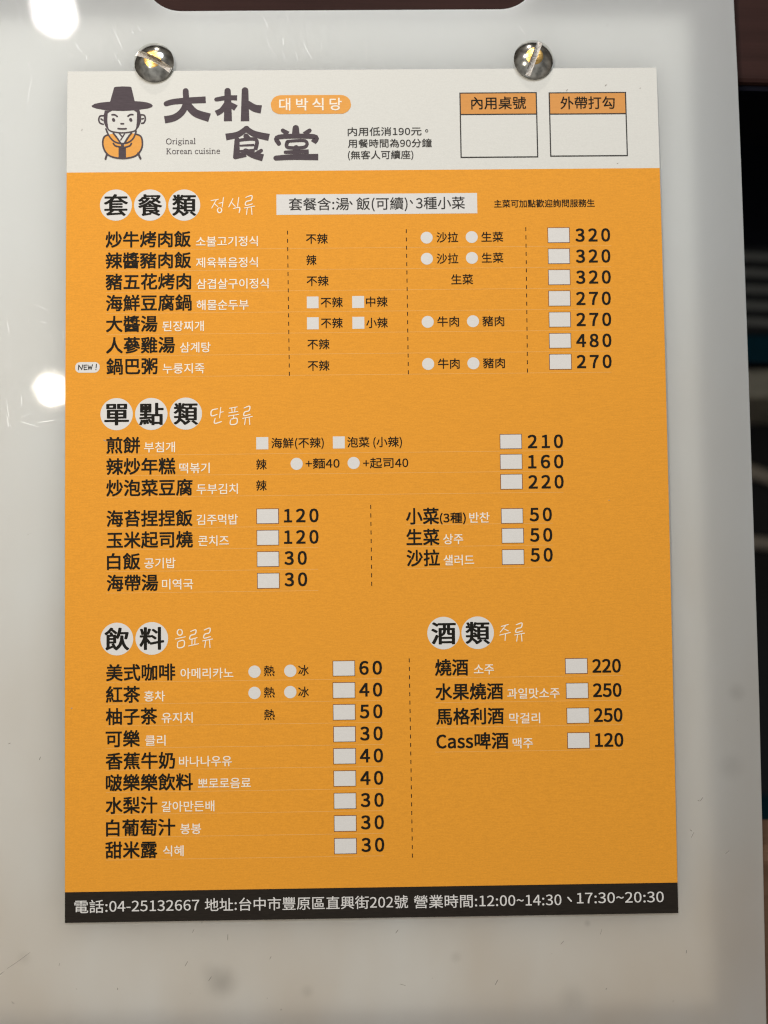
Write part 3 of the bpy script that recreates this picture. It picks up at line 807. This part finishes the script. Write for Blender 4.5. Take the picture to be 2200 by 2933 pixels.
def lettering(name, body, x0, x1, yc, size, mat, parent, weight=0.0, dz=0.07, spacing=1.0, mid=0.38, fit=(0.8, 1.3), heavy=0.0):
    me = text_mesh(body, spacing)
    xs = [v.co.x for v in me.vertices]
    a, b = min(xs), max(xs)
    sx = (x1 - x0) / (b - a)
    sx = min(max(sx, size * fit[0]), size * fit[1])
    cx = (x0 + x1) / 2
    bm = bmesh.new()
    if heavy:                                        # heavy brush heads: wide down-strokes, slimmer cross-strokes
        shifts = [(k * heavy / 2, j * weight) for k in (-2, -1, 0, 1, 2) for j in ((-1, 1) if k % 2 else (0,))]
    elif weight:
        shifts = [(weight * p, weight * q) for p, q in ((-0.8, -0.8), (0.8, -0.8), (-0.8, 0.8), (0.8, 0.8), (0, 0))]
    else:
        shifts = [(0, 0)]
    for i, (shx, shy) in enumerate(shifts):          # bolder ink: slightly shifted impressions, each a hair above the last
        n0 = len(bm.verts)
        bm.from_mesh(me)
        bm.verts.ensure_lookup_table()
        for v in bm.verts[n0:]:
            x = cx + (v.co.x - (a + b) / 2) * sx + shx * size
            y = yc + (v.co.y - mid + shy) * size
            v.co = (x, y, bow(y) + dz + 0.003 * i)
    bpy.data.meshes.remove(me)
    out = mm(bm, name)
    out.materials.clear()
    return link(name, out, mat, parent)

def disc_bm(cx, cy, r, dz, n=40):
    bm = bmesh.new()
    bm.faces.new([bm.verts.new((cx + r * math.cos(i * math.tau / n), cy + r * math.sin(i * math.tau / n), bow(cy + r * math.sin(i * math.tau / n)) + dz)) for i in range(n)])
    bmesh.ops.triangulate(bm, faces=bm.faces)
    return bm
def rounded_bm(x0, y0, x1, y1, r, dz, wob=0.0):
    bm = bmesh.new()
    vs = []
    for cx, cy, a0 in ((x1 - r, y0 + r, 270), (x1 - r, y1 - r, 0), (x0 + r, y1 - r, 90), (x0 + r, y0 + r, 180)):
        for k in range(9):
            a = math.radians(a0 + k * 90 / 8)
            q = r + rnd.gauss(0, wob)
            x, y = cx + q * math.cos(a), cy + q * math.sin(a)
            vs.append(bm.verts.new((x, y, bow(y) + dz)))
    bm.faces.new(vs)
    return bm

# headings: white discs with a bold character each
for cx, cy, ch in HEADING_DISCS:
    d = link('heading_disc', mm(disc_bm(cx, cy, 3.97, 0.045), 'heading_disc'), M['white_ink'], menu)
    lettering('heading_character', ch, cx - 2.85, cx + 2.85, cy, 5.85, M['black'], d, 0.012, 0.075, 1.0, 0.38, (0.7, 1.3), 0.030)
for strokes in HANDWRITING:
    bm = bmesh.new()
    for i, s in enumerate(strokes):
        ribbon(bm, s, 0.29, lay(0.05 + 0.003 * i), 5, 0.25)
    link('handwritten_heading', mm(bm, 'handwritten_heading'), M['pale_text'], menu)

# tick boxes, options, dashed rules
for x0, y0, x1, y1 in TICK_BOXES:
    t = link('tick_box', mm(sheet_bm(x0 + .11, x1 - .11, y0 + .11, y1 - .11, 0.06), 'tick_box'), M['white_ink'], menu)
    link('box_outline', mm(sheet_bm(x0 - .05, x1 + .05, y0 - .05, y1 + .05, 0.04), 'box_outline'), M['brown_line'], t)
for x0, y0, x1, y1 in OPTION_SQUARES:
    link('option_square', mm(sheet_bm(x0, x1, y0, y1, 0.045), 'option_square'), M['white_ink'], menu)
for cx, cy in OPTION_CIRCLES:
    link('option_circle', mm(disc_bm(cx, cy, 1.5, 0.045, 28), 'option_circle'), M['white_ink'], menu)
for xa, ya, xb, yb in DASHES:
    bm = bmesh.new()
    n = int(round(math.hypot(xb - xa, yb - ya) / 2.11))
    for i in range(n + 1):
        f0, f1 = i / (n + 0.45), (i + 0.47) / (n + 0.45)
        x = xa + (xb - xa) * f0; x2 = xa + (xb - xa) * f1
        y = ya + (yb - ya) * f0; y2 = ya + (yb - ya) * f1
        ribbon(bm, [(x, y), (x2, y2)], 0.21, lay(0.05), 0, 0, False)
    link('dashed_line', mm(bm, 'dashed_line'), M['black'], menu)
for x0, x1, y in RULES:
    link('row_rule', mm(sheet_bm(x0, x1, y - .05, y + .05, 0.03), 'row_rule'), M['orange_line'], menu)

# header
ban = link('banner', mm(sheet_bm(*[BANNER[k] for k in (0, 2, 1, 3)], 0.045), 'banner'), M['white_ink'], menu)
pill = link('name_pill', mm(rounded_bm(*PILL, (PILL[3] - PILL[1]) / 2 - 0.03, 0.045, 0.035), 'name_pill'), M['logo_orange'], menu)
badge = link('new_badge', mm(rounded_bm(*NEW_BADGE, 1.15, 0.045, 0.02), 'new_badge'), M['white_ink'], menu)
bm = bmesh.new()
for i, s in enumerate(NEW_STROKES):
    for j in range(len(s) - 1):
        ribbon(bm, s[j:j + 2], 0.22, lay(0.075 + .003 * i + .0007 * j), 0)
link('badge_text', mm(bm, 'badge_text'), M['grey_ink'], badge)
for x0, y0, x1, y1, ym, lab in FORM_BOXES:
    f = link('form_box', mm(sheet_bm(x0, x1, y0, y1, 0.035), 'form_box'), M['grey_ink'], menu)
    link('form_header', mm(sheet_bm(x0 + .31, x1 - .31, ym + .17, y1 - .31, 0.055), 'form_header'), M['form_orange'], f)
    link('form_space', mm(sheet_bm(x0 + .31, x1 - .31, y0 + .31, ym - .17, 0.055), 'form_space'), M['paper'], f)
    lettering('form_label', *lab[1:], 3.5, M['black'], f, 0.013, 0.085)

STYLE = {  # size (mm), ink, boldness (em), spacing
    'dish_name': (4.28, 'black', 0.022, 1.0), 'dish_note': (2.75, 'black', 0.021, 1.0), 'korean_name': (2.80, 'pale_text', 0.012, 1.0),
    'option_text': (2.76, 'black', 0.010, 1.0), 'price': (4.25, 'black', 0.025, 1.10), 'banner_text': (3.42, 'grey_ink', 0.008, 1.0),
    'service_note': (2.12, 'black', 0.014, 1.0), 'dining_note': (2.36, 'grey_ink', 0.008, 1.0), 'pill_text': (3.45, 'pale_text', 0.018, 1.15),
    'footer_text': (3.35, 'white_ink', 0.006, 1.0)}
for kind, body, x0, x1, yc in TEXT:
    size, ink, wt, sp = STYLE[kind]
    par = {'banner_text': ban, 'pill_text': pill, 'footer_text': footer}.get(kind, menu)
    if kind == 'price' and (x1 - x0) / len(body) < 2.45:
        sp = 1.0                                     # the liquor prices are set tighter
    fit = (0.7, 1.45) if kind in ('price', 'footer_text') else (0.8, 1.25)
    lettering(kind, body, x0, x1, yc, size, M[ink], par, wt, 0.08, sp, 0.37 if kind == 'price' else 0.38, fit)

bm = bmesh.new()
for i, s in enumerate(NOTE_STOP):
    ribbon(bm, s, 0.16, lay(0.08 + .003 * i), 0)
link('full_stop', mm(bm, 'full_stop'), M['grey_ink'], menu)
for s, par, ink, w in ((COMMAS[0], ban, 'grey_ink', 0.34), (COMMAS[1], ban, 'grey_ink', 0.34), (COMMAS[2], footer, 'white_ink', 0.36)):
    bm = bmesh.new()
    ribbon(bm, s, w, lay(0.08), 0)
    link('comma', mm(bm, 'comma'), M[ink], par)

# small roman lettering of the tagline: thick stems, thin joins, slab feet
ROMAN = {  # strokes as (points, width) on an x-height of 1, y up; then the advance
    'O': ([([(.62, 1.45), (.2, 1.2), (.1, .7), (.2, .2), (.62, -.03)], .17), ([(.62, 1.45), (1.05, 1.2), (1.14, .7), (1.05, .2), (.62, -.03)], .17)], 1.36),
    'K': ([([(.27, 0), (.27, 1.42)], .19), ([(.05, 1.4), (.5, 1.4)], .08), ([(.05, .03), (.5, .03)], .08), ([(.3, .66), (.95, 1.38)], .1), ([(.5, .85), (1.0, .05)], .17), ([(.85, .03), (1.2, .03)], .08), ([(.75, 1.4), (1.1, 1.4)], .08)], 1.3),
    'r': ([([(.22, 0), (.22, .95)], .16), ([(.04, .03), (.44, .03)], .07), ([(.04, .93), (.22, .95)], .08), ([(.25, .7), (.42, .95), (.62, .92)], .12)], .72),
    'i': ([([(.24, 0), (.24, .95)], .16), ([(.05, .03), (.44, .03)], .07), ([(.06, .92), (.24, .95)], .08), ([(.22, 1.36), (.24, 1.38)], .19)], .54),
    'g': ([([(.45, .98), (.2, .88), (.2, .52), (.45, .4), (.68, .54), (.68, .86), (.45, .98)], .11), ([(.66, .9), (.9, .95)], .09), ([(.3, .42), (.2, .25), (.7, .1), (.82, -.1), (.6, -.36), (.2, -.32), (.1, -.15), (.3, .02)], .11)], .98),
    'n': ([([(.22, 0), (.22, .95)], .16), ([(.04, .03), (.42, .03)], .07), ([(.04, .92), (.22, .95)], .08), ([(.26, .78), (.5, .97), (.76, .86), (.8, .5), (.8, 0)], .14), ([(.62, .03), (1.0, .03)], .07)], 1.08),
    'a': ([([(.14, .78), (.35, .97), (.6, .86), (.62, .4), (.64, .12), (.82, .03)], .13), ([(.6, .58), (.25, .45), (.12, .22), (.3, .02), (.6, .2)], .12)], .88),
    'l': ([([(.24, 0), (.24, 1.52)], .16), ([(.05, .03), (.44, .03)], .07), ([(.05, 1.48), (.24, 1.52)], .08)], .54),
    'o': ([([(.5, .98), (.2, .85), (.12, .48), (.2, .13), (.5, 0)], .14), ([(.5, .98), (.8, .85), (.88, .48), (.8, .13), (.5, 0)], .14)], 1.02),
    'e': ([([(.16, .55), (.74, .58), (.7, .88), (.45, .98), (.2, .84), (.13, .48), (.22, .12), (.5, 0), (.78, .14)], .12)], .88),
    'c': ([([(.74, .78), (.6, .95), (.35, .94), (.14, .65), (.18, .2), (.45, .0), (.75, .14)], .13)], .84),
    'u': ([([(.06, .93), (.24, .93)], .08), ([(.24, .95), (.24, .3), (.35, .04), (.6, .06), (.78, .25)], .14), ([(.8, .95), (.8, .1), (.95, .03)], .15), ([(.62, .93), (.8, .93)], .08)], 1.06),
    's': ([([(.58, .76), (.45, .95), (.2, .9), (.15, .68), (.4, .5), (.62, .32), (.55, .05), (.28, .02), (.1, .22)], .12)], .74),
    ' ': ([], .5)}
for text, x0, x1, ybase, xh in TAGLINE:
    tot = sum(ROMAN[c][1] for c in text)
    k = (x1 - x0) / tot
    bm = bmesh.new()
    x = x0
    i = 0
    for c in text:
        for pts, w in ROMAN[c][0]:
            ribbon(bm, [(x + p * k, ybase + q * xh) for p, q in pts], w * xh * 1.1, lay(0.06 + 0.001 * i), 4, 0.0)
            i += 1
        x += ROMAN[c][1] * k
    link('english_tagline', mm(bm, 'english_tagline'), M['plum'], menu)

for ch, strokes in LOGO.items():
    bm = bmesh.new()
    for i, (pts, w) in enumerate(strokes):
        ribbon(bm, pts, w * 1.03 / 2.0232 / 11.4, lay(0.05 + 0.003 * i), 6, 0.0, True, 0.26)
    link('logo_character', mm(bm, 'logo_character'), M['plum'], menu)

bm = bmesh.new()
for x, y, a, l in SPECKS:
    ribbon(bm, [(x, y), (x + l * math.cos(a), y + l * math.sin(a))], 0.16, lay(0.06), 0, 0, True)
o = link('paper_specks', mm(bm, 'paper_specks'), M['dark_scratch'], menu)
o['kind'] = 'stuff'
emblem = empty('emblem', menu)
def poly(name, pts, mat, dz, sm=0):
    bm = bmesh.new()
    bm.faces.new([bm.verts.new((x, y, bow(y) + dz)) for x, y in pts])
    bmesh.ops.triangulate(bm, faces=bm.faces)
    return link(name, mm(bm, name), mat, emblem)
poly('robe', EMBLEM['robe'][0], M['logo_orange'], 0.045)
poly('collar', EMBLEM['collar'][0], M['paper'], 0.055)
poly('sash', EMBLEM['tie'][0], M['plum'], 0.055)
for q in EMBLEM['side_hair']:
    poly('side_hair', q, M['plum'], 0.052)
poly('hat', EMBLEM['hat'][0], M['plum'], 0.05)
bm = bmesh.new()
for i, (pts, w) in enumerate(EMBLEM['lines']):
    ribbon(bm, pts, w / 7.541 / 11.4, lay(0.06 + 0.0025 * i), 5, 0.0)
link('outline', mm(bm, 'outline'), M['plum'], emblem)

bpy.data.objects.remove(_to)
